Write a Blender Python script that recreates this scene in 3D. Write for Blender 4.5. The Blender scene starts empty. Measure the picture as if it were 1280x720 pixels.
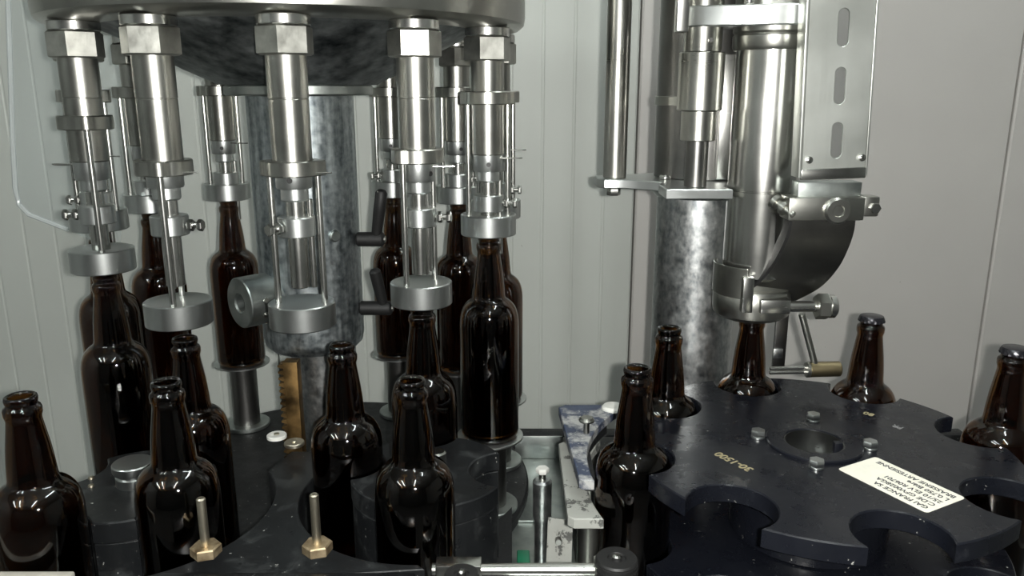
import bpy, bmesh, math, random
from mathutils import Vector, Matrix
random.seed(4)
PI = math.pi
ZB = 0.95            # height of the bottle deck above the floor
HC = 0.57            # camera height above the deck
F = 1000.0           # focal length in pixels (1280 wide)
PITCH = math.radians(14)
scene = bpy.context.scene
C = scene.collection

# ------------------------------------------------------------------ camera
cam_d = bpy.data.cameras.new('camera')
cam_d.sensor_width = 36.0
cam_d.lens = 36.0 * F / 1280.0
cam_d.clip_start = 0.05
cam = bpy.data.objects.new('camera', cam_d)
C.objects.link(cam)
cam.location = (0, 0, ZB + HC)
cam.rotation_euler = (PI / 2 - PITCH, 0, 0)
scene.camera = cam

# ------------------------------------------------------------------ world, exposure
w = bpy.data.worlds.new('world'); scene.world = w
w.use_nodes = True
w.node_tree.nodes['Background'].inputs['Color'].default_value = (0.5, 0.55, 0.55, 1)
w.node_tree.nodes['Background'].inputs['Strength'].default_value = 0.05
vs = scene.view_settings
vs.view_transform = 'Standard'; vs.look = 'None'; vs.gamma = 1; vs.use_curve_mapping = False
vs.exposure = 0.35
scene.cycles.caustics_refractive = False
scene.cycles.caustics_reflective = False
scene.cycles.max_bounces = 24
scene.cycles.transmission_bounces = 24

# the phone's flash, just right of the lens
fl = bpy.data.lights.new('camera_flash', 'POINT')
fl.energy = 40.0; fl.shadow_soft_size = 0.006; fl.color = (1.0, 0.99, 0.95)
flo = bpy.data.objects.new('camera_flash', fl); C.objects.link(flo)
flo.location = (0.022, -0.012, ZB + HC + 0.004)
TUBE_STRENGTH = 34.0

# ------------------------------------------------------------------ projection helpers (used once, to read real positions off the photograph)
cp, sp = math.cos(PITCH), math.sin(PITCH)
def U(u, v, z):
    d = (HC - z) / ((v - 360) / F * cp + sp)
    return ((u - 640) / F * d, (d - (HC - z) * sp) / cp, z)
def P(u, v, y):
    t = (v - 360) / F
    drop = y * (t * cp + sp) / (cp - t * sp)
    return Vector(((u - 640) / F * (y * cp + drop * sp), y, HC - drop))

# ------------------------------------------------------------------ materials
MATS = {}
def new_mat(name):
    m = bpy.data.materials.new(name); m.use_nodes = True
    nt = m.node_tree
    return m, nt, nt.nodes['Principled BSDF']
def noise(nt, scale, detail=4, vec=None, rough=0.55):
    n = nt.nodes.new('ShaderNodeTexNoise')
    n.inputs['Scale'].default_value = scale; n.inputs['Detail'].default_value = detail
    n.inputs['Roughness'].default_value = rough
    if vec is not None: nt.links.new(vec, n.inputs['Vector'])
    return n.outputs['Fac']
def ramp(nt, fac, stops):
    r = nt.nodes.new('ShaderNodeValToRGB')
    el = r.color_ramp.elements
    while len(el) < len(stops): el.new(0.5)
    for e, (p, c) in zip(el, stops):
        e.position = p; e.color = (c[0], c[1], c[2], 1) if hasattr(c, '__len__') else (c, c, c, 1)
    nt.links.new(fac, r.inputs['Fac'])
    return r.outputs['Color']
def mapping(nt, scale=(1, 1, 1)):
    tc = nt.nodes.new('ShaderNodeTexCoord'); mp = nt.nodes.new('ShaderNodeMapping')
    mp.inputs['Scale'].default_value = scale
    nt.links.new(tc.outputs['Object'], mp.inputs['Vector'])
    return mp.outputs['Vector']
def bump(nt, b, h, strength, dist=0.001):
    bn = nt.nodes.new('ShaderNodeBump')
    bn.inputs['Strength'].default_value = strength; bn.inputs['Distance'].default_value = dist
    nt.links.new(h, bn.inputs['Height']); nt.links.new(bn.outputs['Normal'], b.inputs['Normal'])
def mixc(nt, fac, a, b_):
    m = nt.nodes.new('ShaderNodeMix'); m.data_type = 'RGBA'
    nt.links.new(fac, m.inputs[0])
    for k, s in ((6, a), (7, b_)):
        if hasattr(s, 'is_linked'): nt.links.new(s, m.inputs[k])
        else: m.inputs[k].default_value = (s[0], s[1], s[2], 1)
    return m.outputs[2]

def metal(name, c0, c1, r0, r1, scale=(30, 30, 900), nscale=1.0, stain=9.0, bmp=0.08, streaky=0.0):
    m, nt, b = new_mat(name)
    b.inputs['Metallic'].default_value = 1.0
    streak = noise(nt, nscale, 3, mapping(nt, scale))
    blot = noise(nt, stain, 5, mapping(nt))
    sm = nt.nodes.new('ShaderNodeMix'); sm.inputs[0].default_value = streaky
    nt.links.new(blot, sm.inputs[2]); nt.links.new(streak, sm.inputs[3])
    nt.links.new(ramp(nt, sm.outputs[0], [(0.34, c0), (0.66, c1)]), b.inputs['Base Color'])
    add = nt.nodes.new('ShaderNodeMath'); add.operation = 'MULTIPLY_ADD'
    nt.links.new(streak, add.inputs[0]); add.inputs[1].default_value = 0.25
    mul = nt.nodes.new('ShaderNodeMath'); mul.operation = 'MULTIPLY'
    nt.links.new(blot, mul.inputs[0]); mul.inputs[1].default_value = 0.75
    nt.links.new(mul.outputs[0], add.inputs[2])
    nt.links.new(ramp(nt, add.outputs[0], [(0.3, r0), (0.7, r1)]), b.inputs['Roughness'])
    if bmp > .1: bump(nt, b, streak, bmp * .5, 0.0004)
    MATS[name] = m
    return m
STEEL = metal('turned_steel', (.31, .31, .285), (.46, .46, .425), .26, .35)
BRIGHT = metal('bright_steel', (.46, .46, .435), (.62, .62, .59), .20, .28)
ALU = metal('machined_aluminium', (.48, .50, .49), (.63, .65, .64), .28, .37)
BRUSHED = metal('brushed_sheet', (.60, .62, .58), (.72, .74, .70), .38, .48, scale=(400, 30, 14))
DARKSTEEL = metal('dark_steel', (.14, .14, .135), (.24, .235, .225), .26, .42)
THROAT = metal('smoked_steel', (.06, .06, .057), (.12, .118, .112), .28, .4)
GALV = metal('galvanised_steel', (.26, .28, .29), (.62, .63, .62), .30, .46, scale=(160, 160, 110), stain=60, bmp=0.2, streaky=.55)
COLUMN = metal('weathered_column', (.14, .17, .185), (.62, .67, .68), .36, .55, scale=(90, 90, 9), stain=110, bmp=0.3, streaky=.55)
CAST = metal('blackened_casting', (.035, .045, .05), (.40, .42, .42), .34, .6, scale=(60, 60, 60), stain=18, bmp=0.5, streaky=.45)
GREYPART = metal('grey_machined_part', (.30, .33, .32), (.46, .49, .47), .3, .5, stain=30)
BRASS = metal('dull_brass', (.20, .16, .09), (.30, .25, .15), .3, .45)
RUST = metal('rusty_rack_steel', (.07, .045, .02), (.24, .15, .06), .42, .65, scale=(60, 60, 60), stain=40, bmp=.2)
STUD = metal('zinc_stud', (.42, .37, .28), (.60, .56, .46), .3, .45, scale=(20, 20, 700), bmp=.3)
NUT = metal('cast_nut_steel', (.34, .34, .31), (.50, .50, .46), .34, .5, scale=(120, 120, 120), stain=45, bmp=.9)
NUTRUST = metal('rust_stained_nut', (.30, .22, .13), (.55, .45, .30), .45, .65, stain=90)

def plastic(name, base, worn, rlo, rhi, amount=(0.60, 0.72), scl=30, spec_scale=160, spec=(0.70, 0.74)):
    m, nt, b = new_mat(name)
    v = mapping(nt)
    wear = noise(nt, scl, 8, v, 0.7)
    blot = noise(nt, 9, 4, v)
    fine = noise(nt, spec_scale, 3, v, 0.6)
    c = ramp(nt, blot, [(0.3, base), (0.7, [x * 1.5 for x in base])])
    c = mixc(nt, ramp(nt, wear, [(amount[0], 0), (amount[1], 0.8)]), c, worn)
    c = mixc(nt, ramp(nt, fine, [(spec[0], 0), (spec[1], 0.8)]), c, (.45, .45, .42))
    nt.links.new(c, b.inputs['Base Color'])
    nt.links.new(ramp(nt, wear, [(0.35, rlo), (0.65, rhi)]), b.inputs['Roughness'])
    bump(nt, b, wear, 0.12, 0.001)
    b.inputs['Specular IOR Level'].default_value = .36
    MATS[name] = m
    return m
STARBLACK = plastic('blue_black_plastic', (.0042, .0048, .0072), (.028, .03, .036), .18, .44, amount=(0.60, 0.76), scl=16, spec=(.70, .76))
BLACKPL = plastic('worn_black_plastic', (.006, .0066, .0072), (.05, .054, .054), .26, .52, amount=(0.52, 0.74), scl=20, spec=(.70, .75))
GUIDEWORN = plastic('chalky_worn_plastic', (.035, .045, .075), (.42, .42, .40), .4, .7, amount=(0.47, 0.58), scl=22, spec=(.64, .7))
PEEL = plastic('peeling_white_paint', (.24, .245, .225), (.02, .02, .02), .5, .75, amount=(0.54, 0.57), scl=34, spec=(.9, .95))
LEVER = plastic('matt_black_handle', (.008, .008, .008), (.03, .03, .03), .45, .6)
DECK = plastic('dirty_dark_deck', (.008, .0085, .009), (.04, .04, .038), .4, .65)

def simple(name, col, rough=.5, metallic=0.0, **kw):
    m, nt, b = new_mat(name)
    v = mapping(nt)
    n = noise(nt, kw.get('n', 12), 4, v)
    a = kw.get('var', .12)
    nt.links.new(ramp(nt, n, [(0.3, [x * (1 - a) for x in col]), (0.7, [min(1, x * (1 + a)) for x in col])]), b.inputs['Base Color'])
    b.inputs['Roughness'].default_value = rough; b.inputs['Metallic'].default_value = metallic
    MATS[name] = m
    return m
INK = simple('black_ink', (.02, .02, .025), .6)
PAPER = simple('label_paper', (.74, .72, .62), .55, var=.05, n=60)
ETCH = simple('engraved_paint', (.30, .26, .15), .6)
ETCHG = simple('engraved_grey', (.20, .20, .20), .6)
WHITEPART = simple('white_washer', (.62, .62, .58), .6, n=50)
RAILM = simple('stained_rail', (.36, .345, .30), .6, n=60)
GREEN = simple('green_plastic', (.01, .12, .06), .4)
SIDE = simple('grey_side_wall', (.25, .26, .25), .6)
HALL = simple('dim_hall_wall', (.07, .075, .075), .7)
FLOORM = simple('grey_floor', (.12, .12, .115), .6)
CEIL = simple('ceiling_panel', (.36, .38, .37), .6, var=.04)
CABINET = simple('machine_cabinet', (.16, .17, .17), .5)
RUBBER = simple('black_rubber', (.012, .012, .012), .5)

def wallmat(name, col):
    m, nt, b = new_mat(name)
    v = mapping(nt)
    big = noise(nt, 1.6, 4, v); fine = noise(nt, 90, 4, v); spk = noise(nt, 70, 2, v)
    c = ramp(nt, big, [(0.3, [x * .93 for x in col]), (0.7, [x * 1.05 for x in col])])
    c = mixc(nt, ramp(nt, spk, [(0.76, 0), (0.79, 0.5)]), c, (.18, .16, .13))
    nt.links.new(c, b.inputs['Base Color'])
    b.inputs['Roughness'].default_value = .48
    bump(nt, b, fine, .06, .001)
    return m
WALL_A = wallmat('wall_panel_greenish', (.58, .60, .56))
WALL_B = wallmat('wall_panel_warm', (.60, .578, .55))
JOINT = simple('panel_joint', (.12, .12, .11), .7)

def glass():
    m, nt, b = new_mat('amber_glass')
    b.inputs['Base Color'].default_value = (.135, .056, .014, 1)
    b.inputs['Roughness'].default_value = .05
    b.inputs['IOR'].default_value = 1.5
    b.inputs['Transmission Weight'].default_value = 1.0
    return m
GLASS = glass()
m_, nt_, b_ = new_mat('clear_plastic')
tr_ = nt_.nodes.new('ShaderNodeBsdfTransparent'); tr_.inputs['Color'].default_value = (.96, .97, .97, 1)
mx_ = nt_.nodes.new('ShaderNodeMixShader'); mx_.inputs[0].default_value = .10
b_.inputs['Base Color'].default_value = (.85, .88, .88, 1); b_.inputs['Roughness'].default_value = .12
nt_.links.new(tr_.outputs[0], mx_.inputs[1]); nt_.links.new(b_.outputs[0], mx_.inputs[2])
nt_.links.new(mx_.outputs[0], nt_.nodes['Material Output'].inputs['Surface'])
CLEAR = m_
TRIM = m_.copy(); TRIM.name = 'clear_plastic_edge'
[n for n in TRIM.node_tree.nodes if n.type == 'MIX_SHADER'][0].inputs[0].default_value = .5
CAPM = simple('dark_crown_cap', (.02, .02, .024), .25, .5)
m_, nt_, b_ = new_mat('fluorescent_tube')
b_.inputs['Base Color'].default_value = (.9, .9, .9, 1)
b_.inputs['Emission Color'].default_value = (.95, 1.0, .98, 1); b_.inputs['Emission Strength'].default_value = TUBE_STRENGTH
TUBE = m_

# ------------------------------------------------------------------ mesh helpers
class MB:
    def __init__(s): s.v = []; s.f = []
    def add(s, vs, fs, M=None):
        o = len(s.v)
        s.v += [tuple(M @ Vector(p)) if M is not None else tuple(p) for p in vs]
        s.f += [tuple(i + o for i in f) for f in fs]
        return s
    def lathe(s, prof, seg=40, M=None, closed=False):
        """prof: list of (r, z). r==0 makes a pole; closed joins last to first (a ring)."""
        vs, fs, idx = [], [], []
        for r, z in prof:
            if r < 1e-7: idx.append([len(vs)] * seg); vs.append((0, 0, z))
            else:
                idx.append([len(vs) + k for k in range(seg)])
                vs += [(r * math.cos(2 * PI * k / seg), r * math.sin(2 * PI * k / seg), z) for k in range(seg)]
        n = len(prof)
        for i in range(n if closed else n - 1):
            a, b = idx[i], idx[(i + 1) % n]
            for k in range(seg):
                q = [a[k], a[(k + 1) % seg], b[(k + 1) % seg], b[k]]
                u = []
                for x in q:
                    if x not in u: u.append(x)
                if len(u) > 2: fs.append(tuple(u))
        return s.add(vs, fs, M)
    def cyl(s, r, z0, z1, c=.001, seg=32, M=None, x=0, y=0):
        c = min(c, r * .5, (z1 - z0) * .45)
        T = Matrix.Translation((x, y, 0))
        return s.lathe([(0, z0), (r - c, z0), (r, z0 + c), (r, z1 - c), (r - c, z1), (0, z1)], seg, M @ T if M is not None else T)
    def ring(s, ri, ro, z0, z1, c=.001, seg=40, M=None):
        return s.lathe([(ri, z0), (ro - c, z0), (ro, z0 + c), (ro, z1 - c), (ro - c, z1), (ri, z1)], seg, M, True)
    def hexa(s, r, z0, z1, M=None, c=.0012):
        return s.lathe([(0, z0), (r * .9, z0), (r, z0 + c), (r, z1 - c), (r * .9, z1), (0, z1)], 6, M)
    def rod(s, a, b, r, seg=20, c=.0006):
        a, b = Vector(a), Vector(b); d = b - a
        M = Matrix.Translation(a) @ d.to_track_quat('Z', 'Y').to_matrix().to_4x4()
        return s.cyl(r, 0, d.length, c, seg, M)
    def box(s, x0, x1, y0, y1, z0, z1, c=.001, M=None):
        bm = bmesh.new()
        bmesh.ops.create_cube(bm, size=1)
        for v in bm.verts:
            v.co = Vector((x0 + (v.co.x + .5) * (x1 - x0), y0 + (v.co.y + .5) * (y1 - y0), z0 + (v.co.z + .5) * (z1 - z0)))
        if c > 0: bmesh.ops.bevel(bm, geom=bm.edges[:], offset=c, segments=2, affect='EDGES', profile=.5)
        bm.verts.index_update()
        s.add([v.co.copy() for v in bm.verts], [[v.index for v in f.verts] for f in bm.faces], M)
        bm.free(); return s
    def prism(s, outer, holes, z0, z1, c=.001, M=None):
        """a flat plate with holes, edges rounded by c"""
        cu = bpy.data.curves.new('tmp', 'CURVE'); cu.dimensions = '2D'; cu.fill_mode = 'BOTH'
        cu.extrude = (z1 - z0) / 2 - c; cu.bevel_depth = c; cu.offset = -c; cu.bevel_resolution = 0
        for loop in [outer] + list(holes):
            spn = cu.splines.new('POLY'); spn.points.add(len(loop) - 1)
            for p, q in zip(spn.points, loop): p.co = (q[0], q[1], 0, 1)
            spn.use_cyclic_u = True
        ob = bpy.data.objects.new('tmp', cu); C.objects.link(ob)
        me = bpy.data.meshes.new_from_object(ob.evaluated_get(bpy.context.evaluated_depsgraph_get()))
        T = Matrix.Translation((0, 0, (z0 + z1) / 2))
        s.add([v.co.copy() for v in me.vertices], [list(p.vertices) for p in me.polygons], M @ T if M is not None else T)
        bpy.data.objects.remove(ob); bpy.data.curves.remove(cu); bpy.data.meshes.remove(me)
        return s
    def tube(s, pts, r, seg=12):
        pts = [Vector(p) for p in pts]; vs, fs = [], []
        up = Vector((.123, .456, .88)).normalized()
        for i, p in enumerate(pts):
            t = (pts[min(i + 1, len(pts) - 1)] - pts[max(i - 1, 0)]).normalized()
            a = t.cross(up).normalized(); b = t.cross(a)
            vs += [p + r * (math.cos(2 * PI * k / seg) * a + math.sin(2 * PI * k / seg) * b) for k in range(seg)]
        for i in range(len(pts) - 1):
            for k in range(seg):
                fs.append((i * seg + k, i * seg + (k + 1) % seg, (i + 1) * seg + (k + 1) % seg, (i + 1) * seg + k))
        fs.append(tuple(range(seg))); fs.append(tuple((len(pts) - 1) * seg + k for k in range(seg)))
        return s.add(vs, fs)
    def build(s, name, mat, parent=None, off=(0, 0, 0), smooth=35):
        off = Vector(off)
        bm = bmesh.new()
        vv = [bm.verts.new(Vector(p) - off) for p in s.v]
        for f in s.f:
            try: bm.faces.new([vv[i] for i in f])
            except ValueError: pass
        bmesh.ops.remove_doubles(bm, verts=bm.verts, dist=1e-6)
        bmesh.ops.recalc_face_normals(bm, faces=bm.faces)
        lim = math.radians(smooth)
        for f in bm.faces: f.smooth = True
        for e in bm.edges:
            if len(e.link_faces) == 2 and e.calc_face_angle(0) > lim: e.smooth = False
        me = bpy.data.meshes.new(name); bm.to_mesh(me); bm.free()
        me.materials.append(mat)
        ob = bpy.data.objects.new(name, me); C.objects.link(ob)
        if parent is not None: ob.parent = parent
        return ob
def thing(name, label, cat, loc=(0, 0, 0), group=None, rz=0):
    o = bpy.data.objects.new(name, None); C.objects.link(o)
    o.empty_display_size = .05
    o.location = (loc[0], loc[1], loc[2] + ZB); o.rotation_euler = (0, 0, rz)
    o['label'] = label; o['category'] = cat
    if group: o['group'] = group
    return o
def structure(o):
    o['kind'] = 'structure'; return o
def dup(root, loc, label, group=None, rz=0):
    r = root.copy(); C.objects.link(r)
    r.location = (loc[0], loc[1], loc[2] + ZB); r.rotation_euler = (0, 0, rz); r['label'] = label
    if group: r['group'] = group
    for ch in list(root.children):
        c = ch.copy(); C.objects.link(c); c.parent = r
        for g in list(ch.children):
            d = g.copy(); C.objects.link(d); d.parent = c
    return r
def kids(r, n): return [c for c in r.children if c.name.split('.')[0] == n]
def arc(cx, cy, r, a0, a1, n=24):
    return [(cx + r * math.cos(math.radians(a0 + (a1 - a0) * k / n)), cy + r * math.sin(math.radians(a0 + (a1 - a0) * k / n))) for k in range(n + 1)]
def circle(cx, cy, r, n=40): return arc(cx, cy, r, 0, 360 - 360 / n, n - 1)
def star(pockets, ro, rp, n=18):
    """outline of a star wheel: pockets (angle, centre radius) of radius rp bitten out of a disc of radius ro"""
    pts = []; pockets = sorted((a % 360, R) for a, R in pockets)
    def half(R): return math.degrees(math.acos((ro * ro + R * R - rp * rp) / (2 * ro * R)))
    for i, (a, R) in enumerate(pockets):
        dl = half(R); ar = math.radians(a); px, py = R * math.cos(ar), R * math.sin(ar)
        def rel(g):
            x, y = ro * math.cos(math.radians(g)) - px, ro * math.sin(math.radians(g)) - py
            return (math.degrees(math.atan2(y, x)) - a) % 360
        b0, b1 = rel(a - dl), rel(a + dl)     # from b0 down through 180 to b1
        pts += arc(px, py, rp, a + b0, a + b1, n)
        na, nR = pockets[(i + 1) % len(pockets)]
        if i == len(pockets) - 1: na += 360
        pts += arc(0, 0, ro, a + dl, na - half(nR), 10)[1:-1]
    return pts
def text(body, size, mat, parent, loc, rot, name='lettering', align='LEFT'):
    cu = bpy.data.curves.new(name, 'FONT'); cu.body = body; cu.size = size; cu.extrude = .00012; cu.offset = size * .02; cu.align_x = align
    cu.materials.append(mat)
    tmp = bpy.data.objects.new('tmp', cu); C.objects.link(tmp)
    me = bpy.data.meshes.new_from_object(tmp.evaluated_get(bpy.context.evaluated_depsgraph_get()))
    bpy.data.objects.remove(tmp); bpy.data.curves.remove(cu)
    if not me.materials: me.materials.append(mat)
    me.name = name
    ob = bpy.data.objects.new(name, me); C.objects.link(ob); ob.parent = parent
    ob.location = loc; ob.rotation_euler = rot
    return ob

# ------------------------------------------------------------------ room
YW = 1.90
wall = MB().box(-2.7, 2.7, YW + .02, YW + .14, 0, 2.9, 0).build('wall_back', JOINT); structure(wall)
xs = [-2.7, -1.47, -.585, .292, 1.165, 2.05, 2.7]
for i in range(6):
    x0, x1 = xs[i] + .0022, xs[i + 1] - .0022
    prof = [(x0, YW + .03), (x0, YW + .004), (x0 + .004, YW)]
    if i in (1, 2):                                    # the ribbed panels: shallow vertical grooves
        n = 12; p = (x1 - x0) / n
        for k in range(1, n):
            gx = x0 + k * p
            prof += [(gx - .004, YW), (gx - .0015, YW + .0016), (gx + .0015, YW + .0016), (gx + .004, YW)]
    prof += [(x1 - .004, YW), (x1, YW + .004), (x1, YW + .03)]
    mb = MB()
    for a, b in zip(prof, prof[1:]): mb.add([(a[0], a[1], 0), (b[0], b[1], 0), (b[0], b[1], 2.9), (a[0], a[1], 2.9)], [(0, 1, 2, 3)])
    mb.build('panel', WALL_A if i < 3 else WALL_B, wall, smooth=20)
structure(MB().box(-2.7, 2.7, -2.5, YW + .14, -.1, 0, 0).build('floor', FLOORM))
structure(MB().box(-2.7, 2.7, -2.5, YW + .14, 2.9, 3.0, 0).build('ceiling', CEIL))
structure(MB().box(-2.8, -2.7, -2.5, YW + .14, 0, 2.9, 0).build('wall_left', SIDE))
structure(MB().box(2.7, 2.8, -2.5, YW + .14, 0, 2.9, 0).build('wall_right', SIDE))
structure(MB().box(-2.7, 2.7, -2.6, -2.5, 0, 2.9, 0).build('wall_front', HALL))

lt = thing('ceiling_light', 'fluorescent batten light on the ceiling above the camera', 'light', (.12, -.75, 2.9 - ZB), 'fluorescent battens on the ceiling')
MB().box(-.06, .06, -.62, .62, -.06, 0, .004).build('housing', CEIL, lt)
MB().rod((0, -.6, -.085), (0, .6, -.10), .030).build('tube', TUBE, lt)
dup(lt, (-1.15, -.75, 2.9 - ZB), 'fluorescent batten light on the ceiling, left of the camera')
dup(lt, (-1.75, -.75, 2.9 - ZB), 'fluorescent batten light on the ceiling nearest the left wall')
dup(lt, (.55, 1.0, 2.9 - ZB), 'added batten light over the capper side, brightening the upper wall')  # extra batten, added to brighten the upper right of the wall

# ------------------------------------------------------------------ machine body
cab = MB().box(-.62, .78, .5, 1.3, -.93, -.07, .01); 
t = thing('machine_cabinet', 'grey machine cabinet carrying the filler and the capper', 'machine', (0, .9, -.95))
cab.build('body', CABINET, t, (0, .9, -.95))
MB().box(-.62, .80, .5, 1.3, -.07, -.045, .004).build('table_top', GREYPART, t, (0, .9, -.95))
MB().box(-.1, .80, 1.3, 1.33, -.07, -.02, .003).build('back_rim', DECK, t, (0, .9, -.95))
FX, FY, FR = -.297, 1.152, .279             # filler carousel centre and pitch radius
LX, LY = -.420, .812                        # discharge star centre
RX, RY = -.0953, .846                        # infeed star centre
KX, KY = .333, .815                          # capper star centre

def a_on(cx, cy, x, y): return math.degrees(math.atan2(y - cy, x - cx))
# bottle decks
mb = MB()
def cross_x(x): return FY - math.sqrt(.326 ** 2 - (x - FX) ** 2)
a0 = a_on(FX, FY, -.60, cross_x(-.60)); a1 = a_on(FX, FY, .0, cross_x(.0))
mb.prism([(-.60, .56), (.0, .56)] + arc(FX, FY, .326, a1, a0 if a0 < a1 else a0 - 360, 30), [], -.045, 0, .001)
o = mb.build('bottle_deck', DECK); o.location.z = ZB
o['label'] = 'dark dirty deck plate under the two small black star wheels'; o['category'] = 'deck plate'
o = MB().box(.085, .70, .50, 1.25, -.045, 0, .002).build('bottle_deck', DECK); o.location.z = ZB
o['label'] = 'dark deck plate under the large capper star wheel'; o['category'] = 'deck plate'

# ------------------------------------------------------------------ filler tank and column
t = thing('filler_tank', 'round steel filler tank with dark conical underside above the bottles', 'tank', (FX, FY, .573))
MB().lathe([(.0, .30), (.315, .30), (.315, .090), (.313, .080), (.306, .0745), (.296, .072), (.250, .072)], 96).build('rim', STEEL, t)
MB().lathe([(.252, .0725), (.236, .066), (.20, .049), (.15, .022), (.115, .006), (.108, .002), (.0, .002)], 72).build('cone', CAST, t)
MB().cyl(.101, -.012, .002, .002, 64).build('bottom_ring', GREYPART, t)
t = thing('filler_column', 'mottled blue grey steel column under the filler tank', 'column', (FX, FY, -.045))
o_ = (FX, FY, -.045)
MB().lathe([(0, .56), (.0735, .56), (.0735, .215), (.071, .203), (.064, .196), (0, .196)], 64, Matrix.Translation((FX, FY, 0))).build('sleeve', COLUMN, t, o_)
MB().cyl(.048, -.045, .197, .001, 40, Matrix.Translation((FX + .012, FY, 0))).build('shaft', GALV, t, o_)
# side boss with a bore
ax = Vector((-.69, -.72, 0)).normalized()
M = Matrix.Translation((FX, FY, .282)) @ ax.to_track_quat('Z', 'Y').to_matrix().to_4x4()
b = MB().lathe([(.0, .088), (.0125, .088), (.0125, .1135), (.0145, .1155), (.034, .1155), (.0355, .114), (.0355, .055), (0, .055)], 48, M).build('clamp_boss', GREYPART, t, o_)
mb = MB()
for a in (-25, 10):
    d = ax.cross(Vector((0, 0, 1))) * math.cos(math.radians(a)) * -1 + Vector((0, 0, 1)) * math.sin(math.radians(a))
    p = Vector((FX, FY, .282)) + ax * .094
    MB().rod(p + d * .030, p + d * .0375, .004, 12).build('set_screw', STEEL, b, o_)
s_ = P(426, 297, 1.085)
d = (s_ - Vector((FX, FY, s_.z))); d.z = 0; d.normalize()
MB().rod(Vector((FX, FY, s_.z)) + d * .07, Vector((FX, FY, s_.z)) + d * .078, .0085, 20, .002).build('grease_plug', GREYPART, t, o_)
# rack
rk = P(366, 500, 1.065)
mb = MB().box(rk.x - .008, rk.x + .012, 1.055, 1.075, -.044, .20, .0008)
mb.build('rack', RUST, t, o_)
mb = MB()
for k in range(26):
    z = -.04 + k * .0092
    mb.add([(rk.x - .008, 1.056, z), (rk.x - .008, 1.056, z + .0075), (rk.x - .0155, 1.056, z + .005), (rk.x - .0155, 1.056, z + .0025),
            (rk.x - .008, 1.074, z), (rk.x - .008, 1.074, z + .0075), (rk.x - .0155, 1.074, z + .005), (rk.x - .0155, 1.074, z + .0025)],
           [(0, 1, 2, 3), (4, 5, 6, 7), (3, 2, 6, 7), (1, 2, 6, 5), (0, 3, 7, 4)])
r_ = mb.build('rack_teeth', RUST, t, o_)

def lever(label, hub_uv, tip_uv):
    y = 1.135
    h, tp = P(*hub_uv, y), P(*tip_uv, y - .012)
    t = thing('clamp_lever', label, 'lever', h, 'black clamp levers on the filler column')
    x0 = FX + .0725
    MB().rod((x0, y, h.z), (h.x + .012, y, h.z), .0105, 20, .003).build('hub', LEVER, t, h)
    d = tp - h
    M = Matrix.Translation(h) @ d.to_track_quat('Z', 'Y').to_matrix().to_4x4()
    L = d.length
    MB().lathe([(0, -.004), (.006, -.002), (.0075, .01), (.0085, L * .6), (.0085, L * .95), (.006, L), (0, L + .002)], 16, M).build('handle', LEVER, t, h)
    MB().rod((h.x + .010, y, h.z), (h.x + .014, y, h.z), .005, 12).build('screw', STEEL, t, h)
lever('black clamp lever on the column, upper of the two', (470, 299), (477, 238))
lever('black clamp lever on the column, lower of the two', (480, 385), (468, 337))

# carousel base
t = MB().lathe([(0, -.045), (.323, -.045), (.323, -.032), (.320, -.028), (0, -.028)], 80).build('carousel_base', DECK)
t.location = (FX, FY, ZB); t['label'] = 'round grey base plate carrying the bottle lifts around the column'; t['category'] = 'base plate'

# ------------------------------------------------------------------ filling valves
ANG = {'A': 222, 'B': 252, 'C': 282, 'D': 312, 'E': 342, 'F': 12, 'G': 42, 'H': 72, 'I': 132, 'J': 162, 'K': 192}
RAISE = {'A': .045, 'B': 0, 'C': 0, 'D': .008, 'E': .072, 'F': .072, 'G': .078, 'H': .078, 'I': .080, 'J': .078, 'K': .074}
ROT = {'A': -62, 'B': -78, 'C': 2, 'D': 55, 'E': 4, 'F': 12, 'G': 20, 'H': 5, 'I': 10, 'J': 25, 'K': 0}
CLR = {'A': 190, 'B': -5, 'C': 232, 'D': -5, 'E': -8, 'F': -5, 'G': 20, 'H': 200, 'I': 120, 'J': 140, 'K': 185}
VLAB = {'A': 'filling valve at the left end of the front row, bell on a raised bottle',
        'B': 'filling valve with its bell hanging above an open bottle, second from left in front',
        'C': 'front filling valve with no bottle below, hanging before the column',
        'D': 'filling valve just right of the column, clamp bolt pointing right, bell on a bottle',
        'E': 'front right filling valve with its collar pushed up and bell on a tall raised bottle',
        'F': 'filling valve almost hidden directly behind the front right one',
        'G': 'rear filling valve seen between the two right front valves',
        'H': 'rear filling valve right of the column beside the black clamp levers',
        'I': 'rear filling valve left of the column with bottle in clear view',
        'J': 'rear filling valve partly hidden behind the second front valve from left',
        'K': 'filling valve hidden behind the leftmost front one, only its collar showing'}
GV = 'filling valves around the tank'
ZV = .646
def L_(z): return z - ZV
v0 = thing('filling_valve', VLAB['A'], 'valve', (0, 0, ZV), GV)
MB().cyl(.0285, L_(.634), L_(.6448), .001, 40).build('flange', BRIGHT, v0)
MB().hexa(.0305, L_(.604), L_(.634), None, .0018).build('hex_nut', NUT, v0)
MB().lathe([(0, L_(.604)), (.0215, L_(.604)), (.0215, L_(.5605)), (.0208, L_(.5600)), (.0208, L_(.5592)), (.0213, L_(.5585)), (.0213, L_(.487)), (.020, L_(.4855)), (0, L_(.4855))], 48).build('tube', STEEL, v0)
sc_ = MB().lathe([(0, L_(.4855)), (.0195, L_(.4855)), (.0195, L_(.466)), (.0185, L_(.464)), (.015, L_(.464)), (.015, L_(.452)), (.013, L_(.450)), (0, L_(.450))], 40).build('seat_sleeve', ALU, v0)
MB().rod((0, -.0185, L_(.474)), (0, -.0199, L_(.474)), .003, 14, .0002).build('port', RUBBER, sc_)
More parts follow.
